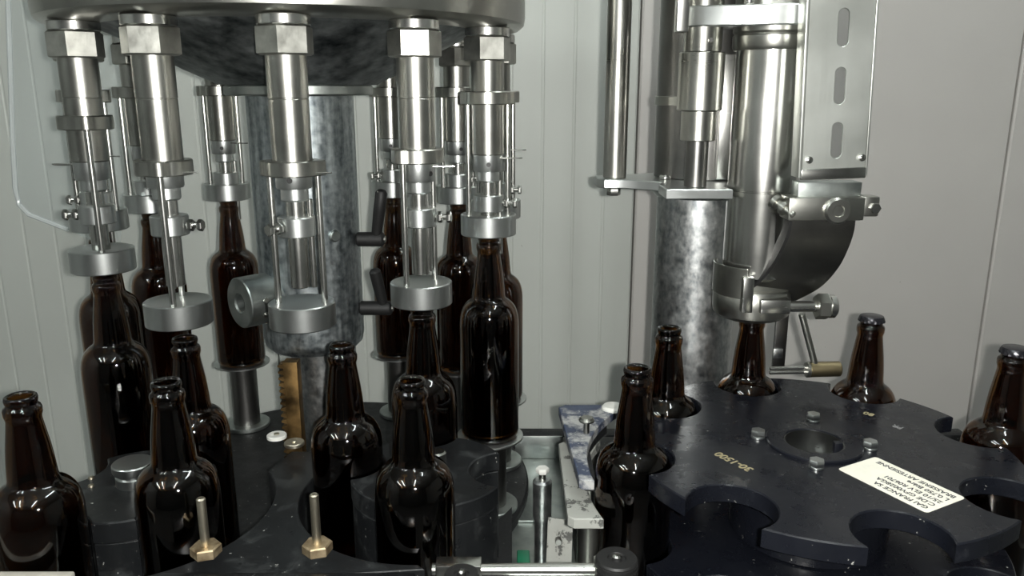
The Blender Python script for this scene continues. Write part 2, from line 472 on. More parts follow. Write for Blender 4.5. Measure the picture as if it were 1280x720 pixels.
MB().tube([(.018, .006, L_(.482)), (.03, .004, L_(.4815)), (.043, .002, L_(.4815)), (.046, 0, L_(.482)), (.043, -.003, L_(.482)), (.03, -.004, L_(.4815)), (.018, -.006, L_(.482))], .0009, 8).build('locking_clip', BRIGHT, v0)
MB().cyl(.0105, L_(.352), L_(.451), .001, 32).build('vent_tube', BRIGHT, v0)
MB().rod((.0155, 0, L_(.352)), (.0155, 0, L_(.452)), .0034, 14).build('return_tube', BRIGHT, v0)
cl = MB().lathe([(.0105, L_(.411)), (.0195, L_(.411)), (.0205, L_(.412)), (.0205, L_(.432)), (.0195, L_(.433)), (.0105, L_(.433))], 36, None, True).build('clamp_ring', ALU, v0)
mb = MB().rod((.019, 0, L_(.422)), (.036, 0, L_(.422)), .0035, 14)
Mx = Matrix.Rotation(PI / 2, 4, 'Y')
mb.hexa(.0068, .0215, .0275, Matrix.Translation((0, 0, L_(.422))) @ Mx)
mb.hexa(.0068, .033, .0385, Matrix.Translation((0, 0, L_(.422))) @ Mx)
mb.build('clamp_bolt', BRIGHT, cl)
# the sliding unit: collar, two rods, bell
out = []
for k in range(72):
    th = 2 * PI * k / 72; best = .0305
    for sx in (1, -1):
        cxx = sx * .026
        bb = math.cos(th) * cxx; disc = bb * bb - cxx * cxx + .0098 ** 2
        if disc > 0: best = max(best, bb + math.sqrt(disc))
    out.append((best * math.cos(th), best * math.sin(th)))
MB().prism(out, [circle(0, 0, .0220, 40)], L_(.478), L_(.4945), .0012).build('collar', STEEL, v0)
for sx in (1, -1): MB().rod((sx * .026, 0, L_(.333)), (sx * .026, 0, L_(.4785)), .0036, 18).build('slide_rod', BRIGHT, v0)
MB().lathe([(0, L_(.3335)), (.031, L_(.3335)), (.034, L_(.335)), (.036, L_(.335)), (.0372, L_(.334)), (.0372, L_(.3085)), (.0362, L_(.3075)), (.021, L_(.3075)), (.0165, L_(.322)), (0, L_(.322))], 56).build('bell', ALU, v0)
NUTA = {'A': 12, 'B': -14, 'C': 16, 'D': 1, 'E': 13, 'G': 25}
SLIDE = ('collar', 'slide_rod', 'bell')
VPOS = {}
first = True
for k, a in ANG.items():
    x, y = FX + FR * math.cos(math.radians(a)), FY + FR * math.sin(math.radians(a))
    VPOS[k] = (x, y)
    r = v0 if k == 'A' else dup(v0, (x, y, ZV), VLAB[k], GV)
for k, r in zip(ANG, [v0] + [o for o in list(bpy.data.objects) if o.name.startswith('filling_valve.')]):
    x, y = VPOS[k]
    r.location = (x, y, ZV + ZB); r.rotation_euler.z = math.radians(ROT[k])
    for n in SLIDE:
        for c in kids(r, n): c.location.z = RAISE[k]
    for c in kids(r, 'hex_nut'): c.rotation_euler.z = math.atan2(-y, -x) - math.radians(30 + ROT[k] - NUTA.get(k, 8))
    for c in kids(r, 'clamp_ring'): c.rotation_euler.z = math.radians(CLR[k] - ROT[k])
    for c in kids(r, 'locking_clip'): c.rotation_euler.z = math.radians({'A': 180, 'B': -20, 'D': 0}.get(k, -15) - ROT[k])

# ------------------------------------------------------------------ bottles
def bottle_mesh():
    o = [(0, .0055), (.02, .0045), (.030, .001), (.0345, 0), (.0385, .0012), (.0405, .005), (.041, .011), (.041, .160), (.0408, .169), (.0401, .1765), (.0386, .1835),
         (.0362, .1895), (.0330, .1943), (.0295, .1978), (.0262, .2003), (.0237, .2023), (.0224, .2045), (.0218, .208), (.0215, .213), (.0211, .219), (.0203, .228), (.0191, .239), (.0175, .250), (.0160, .260), (.0153, .2665),
         (.0158, .269), (.0166, .2715), (.0167, .2765), (.0157, .2790), (.0140, .2802), (.0136, .2825), (.0143, .2840), (.0146, .2865), (.0140, .2892), (.0126, .290), (.0110, .2893), (.0102, .2870)]
    i = [(.0098, .275), (.0102, .266), (.0112, .256), (.0128, .244), (.0146, .230), (.0158, .216), (.0172, .206), (.0200, .199), (.0240, .1945), (.0290, .190),
         (.0325, .184), (.0348, .1765), (.0360, .168), (.0366, .158), (.0368, .14), (.0368, .014), (.0355, .009), (.031, .007), (.02, .0085), (0, .010)]
    return MB().lathe(o + i, 56)
GB = 'brown beer bottles'
bt = thing('beer_bottle', '', 'bottle', (0, 0, 0), GB)
bottle_mesh().build('glass_body', GLASS, bt, smooth=60)
def cap(parent, zz=0):
    prof = []
    mb = MB(); seg = 42; vs = []; fs = []
    rows = [(.0, .2925), (.0105, .2925), (.0138, .2915), (.0150, .2890), (.0154, .2862), (.0158, .2845)]
    idx = []
    for j, (r, z) in enumerate(rows):
        ids = []
        for k in range(seg):
            rr = r + (.0006 * (1 if k % 2 else -1) * (j - 2) / 3 if j > 2 else 0)
            if j == 0:
                if k == 0: vs.append((0, 0, z))
                ids.append(0)
            else:
                vs.append((rr * math.cos(2 * PI * k / seg), rr * math.sin(2 * PI * k / seg), z)); ids.append(len(vs) - 1)
        idx.append(ids)
    for a, b in zip(idx, idx[1:]):
        for k in range(seg):
            q = []
            for x in (a[k], a[(k + 1) % seg], b[(k + 1) % seg], b[k]):
                if x not in q: q.append(x)
            fs.append(tuple(q))
    mb.add(vs, fs).build('crown_cap', CAPM, parent)['label'] = 'dark crimped crown cap'
B = []
def b_at(loc, label, rz=0):
    if not B:
        r = bt; r.location = (loc[0], loc[1], loc[2] + ZB); r['label'] = label
    else: r = dup(bt, loc, label, GB)
    B.append(r); return r
def on_valve(k, z, label): return b_at((VPOS[k][0], VPOS[k][1], z), label)
def top(u, v): p = U(u, v, .29); return (p[0], p[1], 0)
b_at(top(25, 494), 'open empty brown bottle at the far left, cut by the picture edge')
b_at(top(207, 476), 'open brown bottle before the silver hub cap, left of the standing studs')
b_at((VPOS['B'][0] + .003, VPOS['B'][1], 0), 'open brown bottle waiting under the hanging second bell from left')
b_at(top(427, 430), 'open brown bottle in front of the column, right of the front bell')
b_at(top(514, 474), 'open brown bottle standing in the infeed star next to the chrome rail')
on_valve('A', .056, 'brown bottle lifted against the leftmost front bell')
on_valve('D', .022, 'brown bottle pressed under the bell right of the column, clamp bolt above')
on_valve('E', .088, 'tall brown bottle fully raised on a lift at the right of the filler')
on_valve('F', .088, 'brown bottle hidden behind the fully raised right one, only an edge showing')
on_valve('G', .093, 'brown bottle raised at the rear between the two right front bottles')
on_valve('H', .093, 'brown bottle raised at the rear beside the black clamp levers')
on_valve('I', .096, 'brown bottle raised at the rear left of the column, above a clear lift disc')
on_valve('J', .093, 'brown bottle raised at the rear behind the second hanging bell')
on_valve('K', .088, 'brown bottle at the far left behind the leftmost raised one')
b_at(top(797, 459), 'open brown bottle in the left pocket of the big capper star, nearest the camera')
b_at(top(837, 409), 'open brown bottle in the capper star before the galvanised column')
hd = (.312, .998)
b_at((hd[0], hd[1], 0), 'brown bottle directly beneath the capping head')
bc = b_at(top(1090, 396), 'capped brown bottle right of the capping head, before the plain wall')
cap(bc)
bd = b_at(top(1270, 436), 'capped brown bottle at the right picture edge leaving the capper star')
cap(bd)

# bottle lifts
GL = 'bottle lifts around the carousel'
LIFT = {'A': .055, 'B': -.0005, 'C': -.0005, 'D': .0215, 'E': .0875, 'F': .0875, 'G': .0925, 'H': .0925, 'I': .0955, 'J': .0925, 'K': .0875}
LLAB = {'A': 'steel bottle lift under the leftmost raised bottle', 'B': 'lowered bottle lift under the second bell from left',
        'C': 'lowered bottle lift with nothing on it, below the front bell', 'D': 'bottle lift under the bottle right of the column',
        'E': 'bottle lift with bright disc under the fully raised right bottle', 'F': 'bottle lift half hidden behind the right raised bottle, disc edge showing',
        'G': 'rear bottle lift between the two right front bottles', 'H': 'rear bottle lift right of the column, below the black levers',
        'I': 'rear bottle lift left of the column with disc and piston in clear view', 'J': 'rear bottle lift hidden behind the second front bottle', 'K': 'bottle lift at far left behind the leftmost bottles'}
l0 = thing('bottle_lift', LLAB['A'], 'lift', (0, 0, -.028), GL)
MB().lathe([(0, .025), (.044, .025), (.0475, .0262), (.0475, .0285), (.046, .029), (0, .029)], 48).build('disc', ALU, l0)
MB().cyl(.0235, 0, .025, .001, 32).build('piston', DARKSTEEL, l0)
MB().cyl(.040, 0, .008, .0015, 40).build('foot_flange', GREYPART, l0)
lifts = {}
for k in ANG:
    lifts[k] = l0 if k == 'A' else dup(l0, (0, 0, 0), LLAB[k], GL)
for k, r in lifts.items():
    x, y = VPOS[k]; r.location = (x, y, -.028 + ZB)
    h = LIFT[k] + .028                      # height of the disc top above the base plate
    kids(r, 'disc')[0].location.z = h - .029
    kids(r, 'piston')[0].scale.z = (h - .004) / .025

# ------------------------------------------------------------------ small stars and centre guide
def pk(cx, cy, x, y, *z): return (a_on(cx, cy, x, y), math.hypot(x - cx, y - cy))
def small_star(name, label, x, y, pockets, ro):
    t = thing(name, label, 'star wheel', (x, y, -.002), 'small black star wheels')
    ol = star(pockets, ro, .0428)
    MB().prism(ol, [], .122, .146, .0015).build('top_plate', BLACKPL, t)
    MB().prism([(a * .988, b * .988) for a, b in ol], [], .003, .1215, .001).build('body', BLACKPL, t)
    return t
tl = small_star('discharge_star', 'small black star wheel at the left with a silver hub cap', LX, LY, [pk(LX, LY, *top(25, 494)), pk(LX, LY, *top(207, 476)), pk(LX, LY, *VPOS['B']), (160, .100)], .086)
mb = MB().lathe([(0, .146), (.019, .146), (.019, .156), (.017, .158), (.017, .160), (.0205, .161), (.0215, .163), (.0215, .170), (.0205, .1712), (0, .1716)], 40, Matrix.Translation((0, 0, 0)))
mb.build('hub_cap', ALU, tl)
for (u, v) in ((114, 598), (114, 608)):
    p = U(u, v, .144)
    MB().lathe([(0, .146), (.0035, .146), (.003, .148), (0, .1485)], 12, Matrix.Translation((p[0] - LX, p[1] - LY, 0))).build('screw', STUD, tl)
tr = small_star('infeed_star', 'small black star wheel with empty pocket right of the front bottles', RX, RY, [pk(RX, RY, *top(427, 430)), pk(RX, RY, *top(514, 474)), (0, .0885), pk(RX, RY, *VPOS['D'])], .090)
MB().lathe([(0, .146), (.0115, .146), (.0115, .154), (.0095, .156), (0, .1565)], 28, Matrix.Translation((.006, .026, 0))).build('hub_bolt', BRIGHT, tr)

gx, gy = -.245, .70
t = thing('centre_guide', 'black plastic guide plate with two upright studs between the small stars', 'guide', (gx, gy, 0))
GL_, GR_ = .149, .148
ol = [(-.400, .657), (-.083, .690)]
ol += [(RX + GR_ * math.cos(math.radians(q)), RY + GR_ * math.sin(math.radians(q))) for q in range(272, 150, -4)]
ol += [(-.225, .955), (-.285, .955)]
ol += [(LX + GL_ * math.cos(math.radians(q)), LY + GL_ * math.sin(math.radians(q))) for q in range(36, -84, -4)]
ol2 = [((p[0] - gx) * .985, (p[1] - gy) * .985 + .0) for p in ol]
MB().prism(ol2, [], .004, .1155, .001).build('lower_block', BLACKPL, t)
MB().box(-.332 - gx, -.09 - gx, .640 - gy, .668 - gy, .06, .128, .004).build('front_block', BLACKPL, t)
for (u, v, h) in ((258, 692, .056), (397, 689, .058)):
    p = U(u, v, .136)
    s = MB().cyl(.0043, .135, .135 + h + .004, .0012, 20, Matrix.Translation((p[0] - gx, p[1] - gy, 0))).build('stud', STUD, t)
    M = Matrix.Translation((p[0] - gx, p[1] - gy, 0)) @ Matrix.Rotation(.3, 4, 'Z')
    MB().hexa(.0145, .135, .1455, M).build('nut', NUTRUST, s)
for (u, v) in ((368, 555), (346, 546)):
    p = U(u, v, .136)
    mt = STUD if u == 368 else WHITEPART
    wsh = MB().lathe([(.0035, .135), (.0125, .135), (.0125, .1385), (.0115, .1395), (.0035, .1395)], 24, Matrix.Translation((p[0] - gx, p[1] - gy, 0)), True).build('washer', mt, t)
    MB().cyl(.0035, .135, .141, .0005, 12, Matrix.Translation((p[0] - gx, p[1] - gy, 0))).build('screw', STUD, wsh)
# side rail at lower left
o = MB().box(-.60, -.406, .646, .658, .118, .1352, .002).build('guide_rail', RAILM); o.location.z = ZB
o['label'] = 'pale guide rail end at the bottom left, before the leftmost bottle'; o['category'] = 'rail'
o2 = MB().box(-.60, -.59, .646, .658, 0, .1185, .001).build('rail_post', STEEL, o)
o2['label'] = 'steel post'

# ------------------------------------------------------------------ chrome cross rail, knobs, post, tag in the middle
t = thing('chrome_rail', 'horizontal chrome rail with black knobs at the bottom middle', 'rail', (.01, .69, 0))
o_ = (.01, .69, 0)
zr = P(640, 712, .69).z
MB().rod((-.078, .69, zr), (.088, .69, zr), .0062, 24).build('rod', BRIGHT, t, o_)
MB().box(-.074, -.030, .682, .700, zr - .012, zr + .0085, .001).build('clamp_plate', BRIGHT, t, o_)
MB().box(.080, .094, .680, .702, zr - .05, zr + .008, .001).build('end_block', STEEL, t, o_)
MB().rod((.087, .69, 0), (.087, .69, zr - .04), .008, 20).build('support_post', STEEL, t, o_)
def knob(x, y, z, r):
    prof = [(0, z - .024), (r * .9, z - .024)]
    for k in range(4):
        zz = z - .022 + k * .005
        prof += [(r, zz), (r, zz + .0028), (r * .94, zz + .0034), (r * .94, zz + .0046)]
    prof += [(r, z - .002), (r * .93, z), (r * .45, z), (r * .40, z - .002), (r * .25, z - .002), (r * .22, z + .001), (0, z + .002)]
    k_ = MB().lathe(prof, 40, Matrix.Translation((x, y, 0))).build('knob', LEVER, t, o_)
    MB().lathe([(0, z + .0015), (r * .22, z + .0015), (r * .15, z + .003), (0, z + .0034)], 16, Matrix.Translation((x, y, 0))).build('screw', BRIGHT, k_, o_)
    return k_
p = P(771, 697, .685); knob(p.x, .685, p.z, .0205)
p = P(577, 716, .668); knob(p.x, .668, p.z, .0165)

p = P(678, 599, .93)
t = thing('rail_post', 'round grey steel post with a screw on top beside the worn guide block', 'post', (p.x, .93, -.045))
o_ = (p.x, .93, -.045)
M = Matrix.Translation((p.x, .93, 0))
MB().lathe([(0, p.z), (.009, p.z), (.0122, p.z - .003), (.0122, .035), (.0095, .028), (.0095, -.045), (0, -.045)], 28, M).build('post', GALV, t, o_)
sb = MB().cyl(.0045, p.z - .001, p.z + .010, .0004, 14, M).build('screw', STEEL, t, o_)
MB().hexa(.0085, p.z + .009, p.z + .016, M).build('screw_head', WHITEPART, sb, o_)
# white tag plate
q = [P(681, 706, .88), P(713, 703, .88), P(716, 650, .895), P(685, 646, .895)]
t = thing('tag_plate', 'white painted sheet metal bracket with one screw, before the round post', 'bracket', (q[0].x, .885, -.045))
n = (q[1] - q[0]).cross(q[3] - q[0]).normalized() * .003
lo = [Vector((q[0].x, .875, -.045)), Vector((q[1].x, .875, -.045))]
mb = MB(); base = lo + [q[2], q[3]]
mb.add(base + [v + n for v in base], [(0, 1, 2, 3), (4, 5, 6, 7), (0, 1, 5, 4), (1, 2, 6, 5), (2, 3, 7, 6), (3, 0, 4, 7)])
mb.build('plate', PEEL, t, (q[0].x, .885, -.045))
c_ = P(698, 676, .882)
MB().rod(c_ + Vector((0, .004, 0)), c_ - Vector((0, .004, 0)), .0042, 14).build('screw', DARKSTEEL, t, (q[0].x, .885, -.045))
o = MB().box(.006, .022, .86, .89, -.044, .012, .002).build('green_wedge', GREEN); o.location.z = ZB
o['label'] = 'small green plastic wedge left of the white bracket'; o['category'] = 'wedge'
t = thing('drip_tray', 'shallow pale steel tray strip between filler and capper', 'tray', (.05, 1.15, -.045))
MB().box(-.045, .035, -.1, .12, 0, .004, .001).build('floor_sheet', GREYPART, t)
MB().box(-.045, .035, .1, .103, .004, .045, .001).build('rear_lip', GREYPART, t)

# ------------------------------------------------------------------ worn guide block beside the capper star
BX0, BY0, BY1 = .064, .776, .985
t = thing('guide_block', 'worn chalky corner guide of two stacked plates left of the capper star', 'guide', (.1, .88, 0))
o_ = (.1, .88, 0)
def block(x0, y0, y1, r):
    rr = arc(KX, KY, r, 180 - math.degrees(math.asin((y1 - KY) / r)), 180 + math.degrees(math.asin(min(.99, (KY - y0) / r))), 20)
    rr = [(max(x, x0 + .016), y) for x, y in rr]
    return [(x0 + .008, y1), ] + [] + rr + [(x0 + .006, y0), (x0, y0 + .006), (x0, y1 - .008)]
MB().prism([(BX0 + .006, BY1), (.20, BY1)] + block(BX0, BY0, BY1, .2485)[1:-3] + [(BX0 + .012, BY0), (BX0 + .008, BY0 + .004), (BX0 - .003, BY1 - .008)], [], .154, .166, .001).build('top_plate', GUIDEWORN, t, o_)
MB().prism(block(BX0 - .006, .742, .93, .2495), [], .128, .140, .001).build('lower_plate', PEEL, t, o_)
MB().prism(block(BX0 + .012, .80, .95, .251), [], .140, .154, .0005).build('spacer_plate', DECK, t, o_)
for (x, y) in ((.083, .775), (.10, .93)):
    MB().cyl(.0125, 0, .1285, .001, 24, Matrix.Translation((x, y, 0))).build('spacer', STEEL, t, o_)
p = U(733, 541, .166)
s = MB().cyl(.0036, .165, .181, .0004, 14, Matrix.Translation((p[0], p[1], 0))).build('screw', STEEL, t, o_)
MB().lathe([(0, .181), (.009, .181), (.0095, .183), (.007, .186), (0, .187)], 20, Matrix.Translation((p[0], p[1], 0))).build('screw_head', STEEL, s, o_)
p = U(766, 511, .166)
MB().lathe([(0, .1655), (.0145, .1655), (.0145, .1685), (.012, .171), (0, .1715)], 24, Matrix.Translation((p[0], p[1], 0))).build('washer', WHITEPART, t, o_)

# ------------------------------------------------------------------ capper star wheel
t = thing('capper_star', 'large blue black star wheel with paper label under the capping head', 'star wheel', (KX, KY, .002))
o_ = Vector((KX, KY, .002))
PA = [pk(KX, KY, *top(797, 459)), pk(KX, KY, *top(837, 409)), pk(KX, KY, *hd), pk(KX, KY, *top(1090, 396)), (9, .200), (-40, .188), (-87, .186), (-133, .186)]
ol = star(PA, .207, .0425)
HZ = .188
tp_ = MB().prism(ol, [circle(0, 0, .0325, 48)], HZ - .020, HZ, .0013).build('top_plate', STARBLACK, t)
MB().prism([(x * .99, y * .99) for x, y in ol], [circle(0, 0, .03, 32)], .055, .085, .0012).build('lower_plate', STARBLACK, t)
MB().ring(.034, .085, .085, HZ - .020, .002, 48).build('hub_drum', STARBLACK, t)
MB().cyl(.23, .0, .02, .002, 64).build('base_disc', BLACKPL, t)
# hub collar with a key slot
hc = MB()
hc.prism(arc(0, 0, .051, 12, 372 - 1, 60) , [circle(0, 0, .0315, 48)], HZ - .001, HZ + .0035, .001)
hc.build('hub_ring', STARBLACK, t)
MB().lathe([(.0325, HZ - .03), (.0325, HZ + .002), (.0305, HZ + .002), (.0305, HZ - .03)], 48, None, True).build('hub_liner', DARKSTEEL, t)
MB().box(.022, .0308, -.004, .004, HZ - .028, HZ + .002, .0008).build('key', STARBLACK, t)
MB().cyl(.0295, .085, HZ - .024, .001, 40).build('shaft_end', ALU, t)
for (u, v) in ((947, 549), (1016, 528), (1087, 563), (1020, 587)):
    p = Vector(U(u, v, HZ)) - o_
    M = Matrix.Translation((p.x, p.y, 0))
    b = MB().cyl(.0075, HZ, HZ + .0025, .0004, 20, M).build('bolt', ALU, t)
    MB().hexa(.0082, HZ + .0025, HZ + .0095, M @ Matrix.Rotation(.2, 4, 'Z')).build('bolt_head', ALU, b)
# paper label
c4 = [Vector(U(u, v, HZ + .002)) for u, v in ((1162, 643), (1204, 622), (1092, 570), (1049, 588))]
cen = sum(c4, Vector()) / 4
ex = ((c4[3] - c4[0]) + (c4[2] - c4[1])).normalized()       # reading direction, away to the left
ey = ((c4[0] - c4[1]) + (c4[3] - c4[2])).normalized()
Lx = ((c4[3] - c4[0]).length + (c4[2] - c4[1]).length) / 2; Ly = ((c4[0] - c4[1]).length + (c4[3] - c4[2]).length) / 2
ang = math.atan2(ex.y, ex.x); loc = cen - o_
rl = .004; rect = []
for (sx, sy, a) in ((1, -1, -90), (1, 1, 0), (-1, 1, 90), (-1, -1, 180)):
    rect += arc(sx * (Lx / 2 - rl), sy * (Ly / 2 - rl), rl, a, a + 90, 5)
lb = MB().prism(rect, [], -.0001, .0004, .0001).build('paper_label', PAPER, t)
lb.location = (loc.x, loc.y, HZ + .0002); lb.rotation_euler.z = ang
lb['label'] = 'white rounded paper label with five printed lines'
up = ey.dot(Vector((-math.sin(ang), math.cos(ang), 0))) > 0
for i, s_ in enumerate(('GAI FRANCE SA', 'C.DE GFV0028GA', '25/10 ELV R06701', 'L 0,750 Bière', 'BRASSERIE ARTESIENNE')):
    tx = text(s_, Ly * .140, INK, lb, (-Lx / 2 + Lx * .05, Ly / 2 - Ly * (.19 + i * .176), .00045), (0, 0, 0))
# engraved numbers on the plate
def etched(s_, uv0, uv1, size, mat):
    a, b = Vector(U(*uv0, HZ)), Vector(U(*uv1, HZ)); d = b - a
    text(s_, size, mat, tp_, (a.x - KX, a.y - KY, HZ + .0001), (0, 0, math.atan2(d.y, d.x)), 'engraved_number')
etched('30-1500', (943, 589), (899, 567), .0145, ETCH)
etched('80', (1094, 520), (1072, 514), .0125, ETCH)
etched('PR', (1130, 537), (1108, 529), .011, ETCHG)

# ------------------------------------------------------------------ capper column
CX, CY = .262, 1.12
t = thing('capper_column', 'thick galvanised capper column with darker housing on top', 'column', (CX, CY, 0))
MB().cyl(.0575, 0, .431, .001, 64).build('lower_tube', GALV, t)
MB().lathe([(0, .425), (.060, .425), (.0685, .434), (.0685, .440), (0, .440)], 56).build('top_flange', GREYPART, t)
hs = MB().cyl(.064, .452, 1.15, .001, 64).build('upper_housing', DARKSTEEL, t)
MB().ring(.0635, .0665, .548, .560, .0006, 56).build('band', STEEL, hs)
bw = P(912, 150, 1.075)
MB().box(bw.x - .020 - CX, bw.x + .010 - CX, -.074, -.064, .455, .612, .001).build('housing_bright_side', BRIGHT, t)  # the housing's bright right side, imitated by a strip of brighter steel
t = thing('pivot_bracket', 'flat steel arm plate joining the capper column to rod and shaft', 'bracket', (CX, CY, .44))
ol = [(.116, 1.125), (.116, 1.090), (.124, 1.076), (.150, 1.075), (.195, 1.045), (.187, 1.02), (.187, .966), (.267, .966), (.264, .995), (.285, 1.052), (.335, 1.12), (.31, 1.17), (.262, 1.19), (.21, 1.17), (.16, 1.14)]
MB().prism([(x - CX, y - CY) for x, y in ol], [], -.0005, .0118, .0012).build('arm_plate', ALU, t)
MB().hexa(.0095, -.0115, -.0005, Matrix.Translation((.139 - CX, 1.093 - CY, 0))).build('bolt_head', BRIGHT, t)
MB().cyl(.008, .0115, .018, .002, 18, Matrix.Translation((.205 - CX, 1.075 - CY, 0))).build('screw', BRIGHT, t)
t = MB().cyl(.0158, 0, .75, .001, 36).build('guide_rod', STEEL); t.location = (.1405, 1.10, .4518 + ZB)
t['label'] = 'vertical polished steel rod left of the capper column'; t['category'] = 'rod'
SX, SY = .228, .998
t = thing('spring_shaft', 'stepped steel shaft with dark lower rod in front of the capper column', 'shaft', (SX, SY, .4518))
b0 = .4518
MB().cyl(.0138, 0, .508 - b0, .0006, 28).build('lower_rod', DARKSTEEL, t)
MB().cyl(.0213, .508 - b0, .544 - b0, .001, 36).build('lower_sleeve', STEEL, t)
MB().cyl(.0272, .544 - b0, .612 - b0, .001, 40).build('main_sleeve', STEEL, t)
MB().cyl(.0225, .612 - b0, .72 - b0, .001, 36).build('upper_rod', STEEL, t)
MB().rod((.004, -.0215, .625 - b0), (.004, -.0245, .625 - b0), .0032, 12).build('grub_screw', BRIGHT, t)

# ------------------------------------------------------------------ capping head
t = thing('capping_head', 'tall polished steel capping head above a bottle in the star', 'capper', (hd[0], hd[1], .29))
o_ = Vector((hd[0], hd[1], .29)); M0 = Matrix.Translation((hd[0], hd[1], 0))
MB().lathe([(0, .338), (.038, .338), (.0425, .342), (.0425, .4475), (.0415, .4480), (.0415, .4492), (.0425, .4497), (.0425, .618), (0, .618)], 64, M0).build('main_tube', BRIGHT, t, o_)
MB().lathe([(0, .614), (.0455, .614), (.0475, .618), (.0475, .630), (.0455, .6325), (.0475, .635), (.0475, .665), (.0465, .668), (.0465, .90), (0, .90)], 64, M0).build('top_cap', STEEL, t, o_)
ol = [(SX - .022, SY + .02), (SX - .024, SY - .012), (SX - .012, SY - .026), (hd[0], hd[1] - .052), (hd[0] + .045, hd[1] - .045), (hd[0] + .045, hd[1] + .03), (SX, SY + .03)]
MB().prism([(x, y) for x, y in ol], [circle(SX, SY, .0226), circle(hd[0], hd[1], .040)], .640, .663, .0015).build('yoke_arm', ALU, t, o_)
pl = MB().box(P(845, 20, .955).x, P(861, 20, .955).x, .950, .966, .632, .80, .002).build('yoke_plate', BRIGHT, t, o_)
MB().cyl(.006, .663, .86, .0005, 16, Matrix.Translation((.268, .955, 0))).build('tie_rod', BRIGHT, t, o_)
# crimping throat
th = MB().lathe([(.019, .286), (.040, .286), (.047, .291), (.0485, .298), (.0485, .322), (.0465, .325), (.019, .325)], 56, M0 @ Matrix.Translation((-.004, -.002, 0)), True).build('crimping_throat', STEEL, t, o_)
MB().lathe([(.046, .318), (.0495, .318), (.0495, .352), (.046, .352)], 30, None, True)
mb = MB()
a_ = arc(0, 0, .050, 150, 245, 14); b__ = arc(0, 0, .046, 245, 150, 14)
mb.prism(a_ + b__, [], .318, .356, .0006, M0 @ Matrix.Translation((-.004, -.002, 0)))
mb.build('side_shell', STEEL, t, o_)
px = P(934, 375, .947)
MB().box(px.x - .0065, px.x + .0065, .944, .962, .303, .347, .001).build('front_key', BRIGHT, t, o_)
MB().box(.297, .345, .965, 1.01, .324, .3385, .002).build('throat_block', STEEL, t, o_)
# cross bolt and nut at the throat
y_ = .948; z_ = P(1000, 383, y_).z
xa, xb, xc, xd = [P(u, 383, y_).x for u in (984, 1020, 1035, 1044)]
cb = MB().rod((xa, y_, z_), (xb, y_, z_), .0068, 24).build('cross_bolt', BRIGHT, t, o_)
mb = MB().hexa(.0165, 0, xc - xb, Matrix.Translation((xb, y_, z_)) @ Matrix.Rotation(PI / 2, 4, 'Y'))
mb.build('nut', STEEL, cb, o_)
mb = MB().rod((xc - .001, y_, z_), (xd, y_, z_), .0145, 24, .002).build('bolt_head', BRIGHT, cb, o_)
MB().box(P(948, 390, y_).x, xa + .002, .940, .985, z_ - .008, z_ + .010, .002).build('bolt_lug', BRIGHT, t, o_)

# sensor arm below
ya = .965
pa, pb = P(1002, 392, ya), P(1019, 457, ya)
t = thing('feeler_arm', 'thin steel lever with brass roller hanging from the capping head over the star', 'lever', (pb.x, ya, pb.z))
MB().rod(pa, pb, .0042, 16).build('arm', STEEL, t, pb)
c0, c1 = P(1011, 462, ya), P(1050, 461, ya)
MB().rod(c0, c1, .0098, 28, .0012).build('roller', BRASS, t, pb)['label'] = 'dull brass roller'
MB().rod(c0 + Vector((-.004, 0, 0)), c0 + Vector((.001, 0, 0)), .0102, 24, .001).build('roller_collar', STEEL, t, pb)
for dz in (-.003, .0025): MB().rod(P(962, 463, ya) + Vector((0, 0, dz)), c0 + Vector((0, 0, dz)), .0025, 12).build('axle', BRIGHT, t, pb)
q0 = P(973, 400, 1.05); q1 = P(972, 462, 1.05)
t = thing('hanger_strap', 'dark flat steel strap hanging behind the capped bottle neck', 'strap', (q1.x, 1.05, q1.z))
MB().box(-.0085, .0085, -.003, .003, .0, q0.z - q1.z + .05, .001).build('strap', DARKSTEEL, t)
MB().box(-.0095, .0035, -.006, -.003, .018, .032, .001).build('clip', GALV, t)

# ------------------------------------------------------------------ cap chute: slotted sheet channel, hinge bracket and curved throat
yc = .918
a0_, a1_ = P(1001, 222, yc), P(1080, 220, yc)
t = thing('cap_chute', 'brushed steel cap chute with three slots beside the capping head', 'chute', (a0_.x, yc, a0_.z))
o_ = Vector((a0_.x, yc, a0_.z))
W = a1_.x - a0_.x
tilt = Matrix.Rotation(math.radians(-2.2), 4, 'Y')
def slot(cx, cz, w_, h_): return arc(cx, cz + h_ / 2 - w_ / 2, w_ / 2, 0, 180, 8) + arc(cx, cz - h_ / 2 + w_ / 2, w_ / 2, 180, 360, 8)
holes = [slot(W * .53, P(1045, v, yc).z - a0_.z, .0122, .040) for v in (36, 109, 177)]
holes.append(slot(W * .53, .245, .0122, .040))
R90 = Matrix.Rotation(PI / 2, 4, 'X')
MB().prism([(0, 0), (W, 0), (W, .36), (0, .36)], holes, -.0015, .0015, .0005, tilt @ R90).build('face_sheet', BRUSHED, t)
MB().box(-.004, -.0005, -.004, .022, 0, .36, .0006, tilt).build('side_flange', BRUSHED, t)
MB().box(W + .0005, W + .003, -.0015, .020, 0, .36, .0006, tilt).build('side_flange', BRUSHED, t)
MB().box(-.001, W + .001, -.003, .0015, -.003, .0095, .0012, tilt).build('lower_lip', BRIGHT, t)
for u, v in ((1011, 200), (1077, 197)):
    p = P(u, v, yc - .002) - o_
    MB().lathe([(0, .0), (.0042, .0), (.004, .0025), (.002, .0035), (0, .0035)], 16, Matrix.Translation(p) @ R90).build('screw', BRIGHT, t)
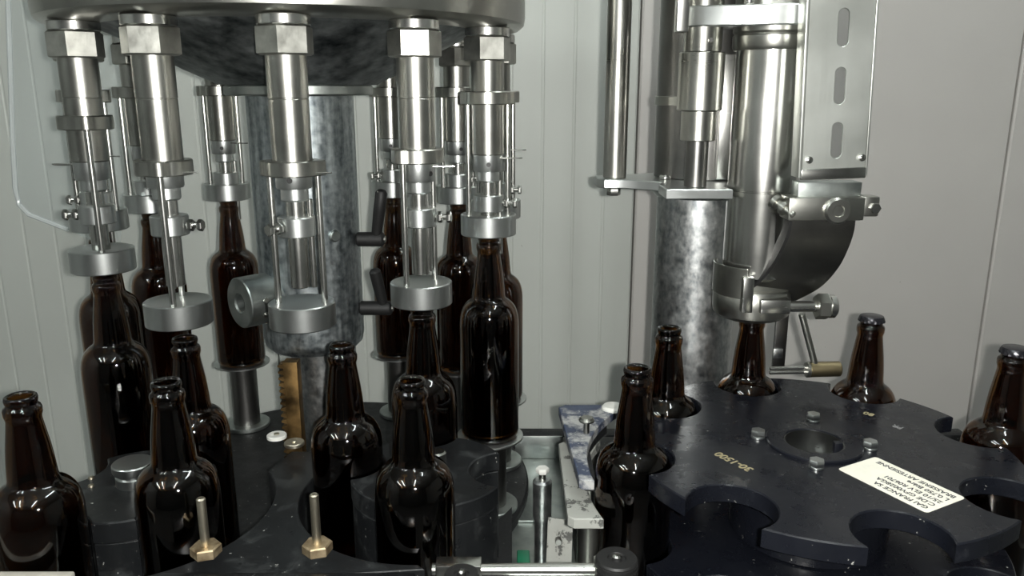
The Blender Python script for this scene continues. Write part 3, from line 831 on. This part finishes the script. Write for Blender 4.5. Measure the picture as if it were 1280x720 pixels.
# hinge block
def pbox(u0, v0, u1, v1, y0, y1, c=.001):
    p, q = P(u0, v1, y0), P(u1, v0, y0)
    return MB().box(p.x, q.x, y0, y1, p.z, q.z, c)
pbox(997, 228, 1078, 250, .925, .95, .001).build('hinge_block', GREYPART, t, o_)
pbox(985, 247, 1083, 276, .912, .945, .002).build('hinge_plate', STEEL, t, o_)
lg = pbox(1078, 246, 1101, 271, .914, .94, .002).build('side_lug', STEEL, t, o_)
p = P(1093, 260, .914)
MB().hexa(.0065, 0, .005, Matrix.Translation(p) @ R90).build('bolt', BRIGHT, lg, o_)
p = P(1046, 263, .912)
hb = MB().lathe([(0, 0), (.0155, 0), (.0155, .004), (.013, .0065), (.007, .0065), (.006, .005), (0, .005)], 32, Matrix.Translation(p) @ R90).build('hinge_bolt', STEEL, t, o_)
a_, b_2 = P(968, 251, .935), P(993, 270, .912)
d = b_2 - a_; M = Matrix.Translation(a_) @ d.to_track_quat('Z', 'Y').to_matrix().to_4x4(); L = d.length
MB().lathe([(0, 0), (.009, 0), (.009, L * .18), (.005, L * .2), (.005, L * .38), (.0085, L * .4), (.0085, L * .58), (.005, L * .6), (.0045, L * .95), (.003, L), (0, L)], 20, M).build('side_bolt', STEEL, t, o_)
# curved throat strip
le = [(990, 262, .930), (988, 285, .934), (980, 306, .941), (968, 328, .952), (950, 350, .965), (926, 368, .980)]
re = [(1069, 262, .918), (1067, 286, .922), (1059, 310, .930), (1046, 334, .944), (1024, 357, .962), (990, 375, .984)]
def smooth_path(pts, n=24):
    V = [P(*p) for p in pts]; out = []
    for i in range(len(V) - 1):
        p0, p1, p2, p3 = V[max(i - 1, 0)], V[i], V[i + 1], V[min(i + 2, len(V) - 1)]
        for k in range(5):
            s = k / 5
            out.append(.5 * ((2 * p1) + (p2 - p0) * s + (2 * p0 - 5 * p1 + 4 * p2 - p3) * s * s + (3 * p1 - p0 - 3 * p2 + p3) * s ** 3))
    return out + [V[-1]]
LE, RE = smooth_path(le), smooth_path(re)
def strip(A, Bv, th):
    vs, fs = [], []
    n = len(A)
    for i in range(n):
        tg = (A[min(i + 1, n - 1)] - A[max(i - 1, 0)]).normalized(); ww = (Bv[i] - A[i]).normalized()
        nn = tg.cross(ww).normalized() * th
        vs += [A[i], Bv[i], Bv[i] + nn, A[i] + nn]
    for i in range(n - 1):
        o = i * 4
        for k in range(4): fs.append((o + k, o + (k + 1) % 4, o + 4 + (k + 1) % 4, o + 4 + k))
    fs += [(0, 1, 2, 3), (4 * n - 4, 4 * n - 3, 4 * n - 2, 4 * n - 1)]
    return MB().add(vs, fs)
strip(LE, RE, .004).build('curved_throat', THROAT, t, o_)
off = Vector((-.006, -.010, 0))
strip([p + off for p in LE], [p + off + Vector((.0035, .0, -.001)) for p in LE], -.022).build('throat_flange', LEVER, t, o_)

# ------------------------------------------------------------------ clear sheet at the left, leaning on the wall
ysh = 1.78
pts = [P(8, -60, ysh), P(16, 180, ysh), P(19, 235, ysh), P(24, 256, ysh), P(36, 268, ysh), P(85, 287, ysh), P(150, 318, ysh), P(170, -60, ysh)]
t = thing('clear_sheet', 'clear plastic sheet with rounded lower corner against the wall at far left', 'sheet', (pts[2].x, ysh, pts[2].z))
o_ = Vector((pts[2].x, ysh, pts[2].z))
MB().prism([(p.x, p.z) for p in pts], [], -.0015, .0015, .0004, Matrix.Translation((0, ysh, 0)) @ R90).build('pane', CLEAR, t, o_)
MB().tube(pts[:6], .0055, 8).build('edge_trim', TRIM, t, o_)
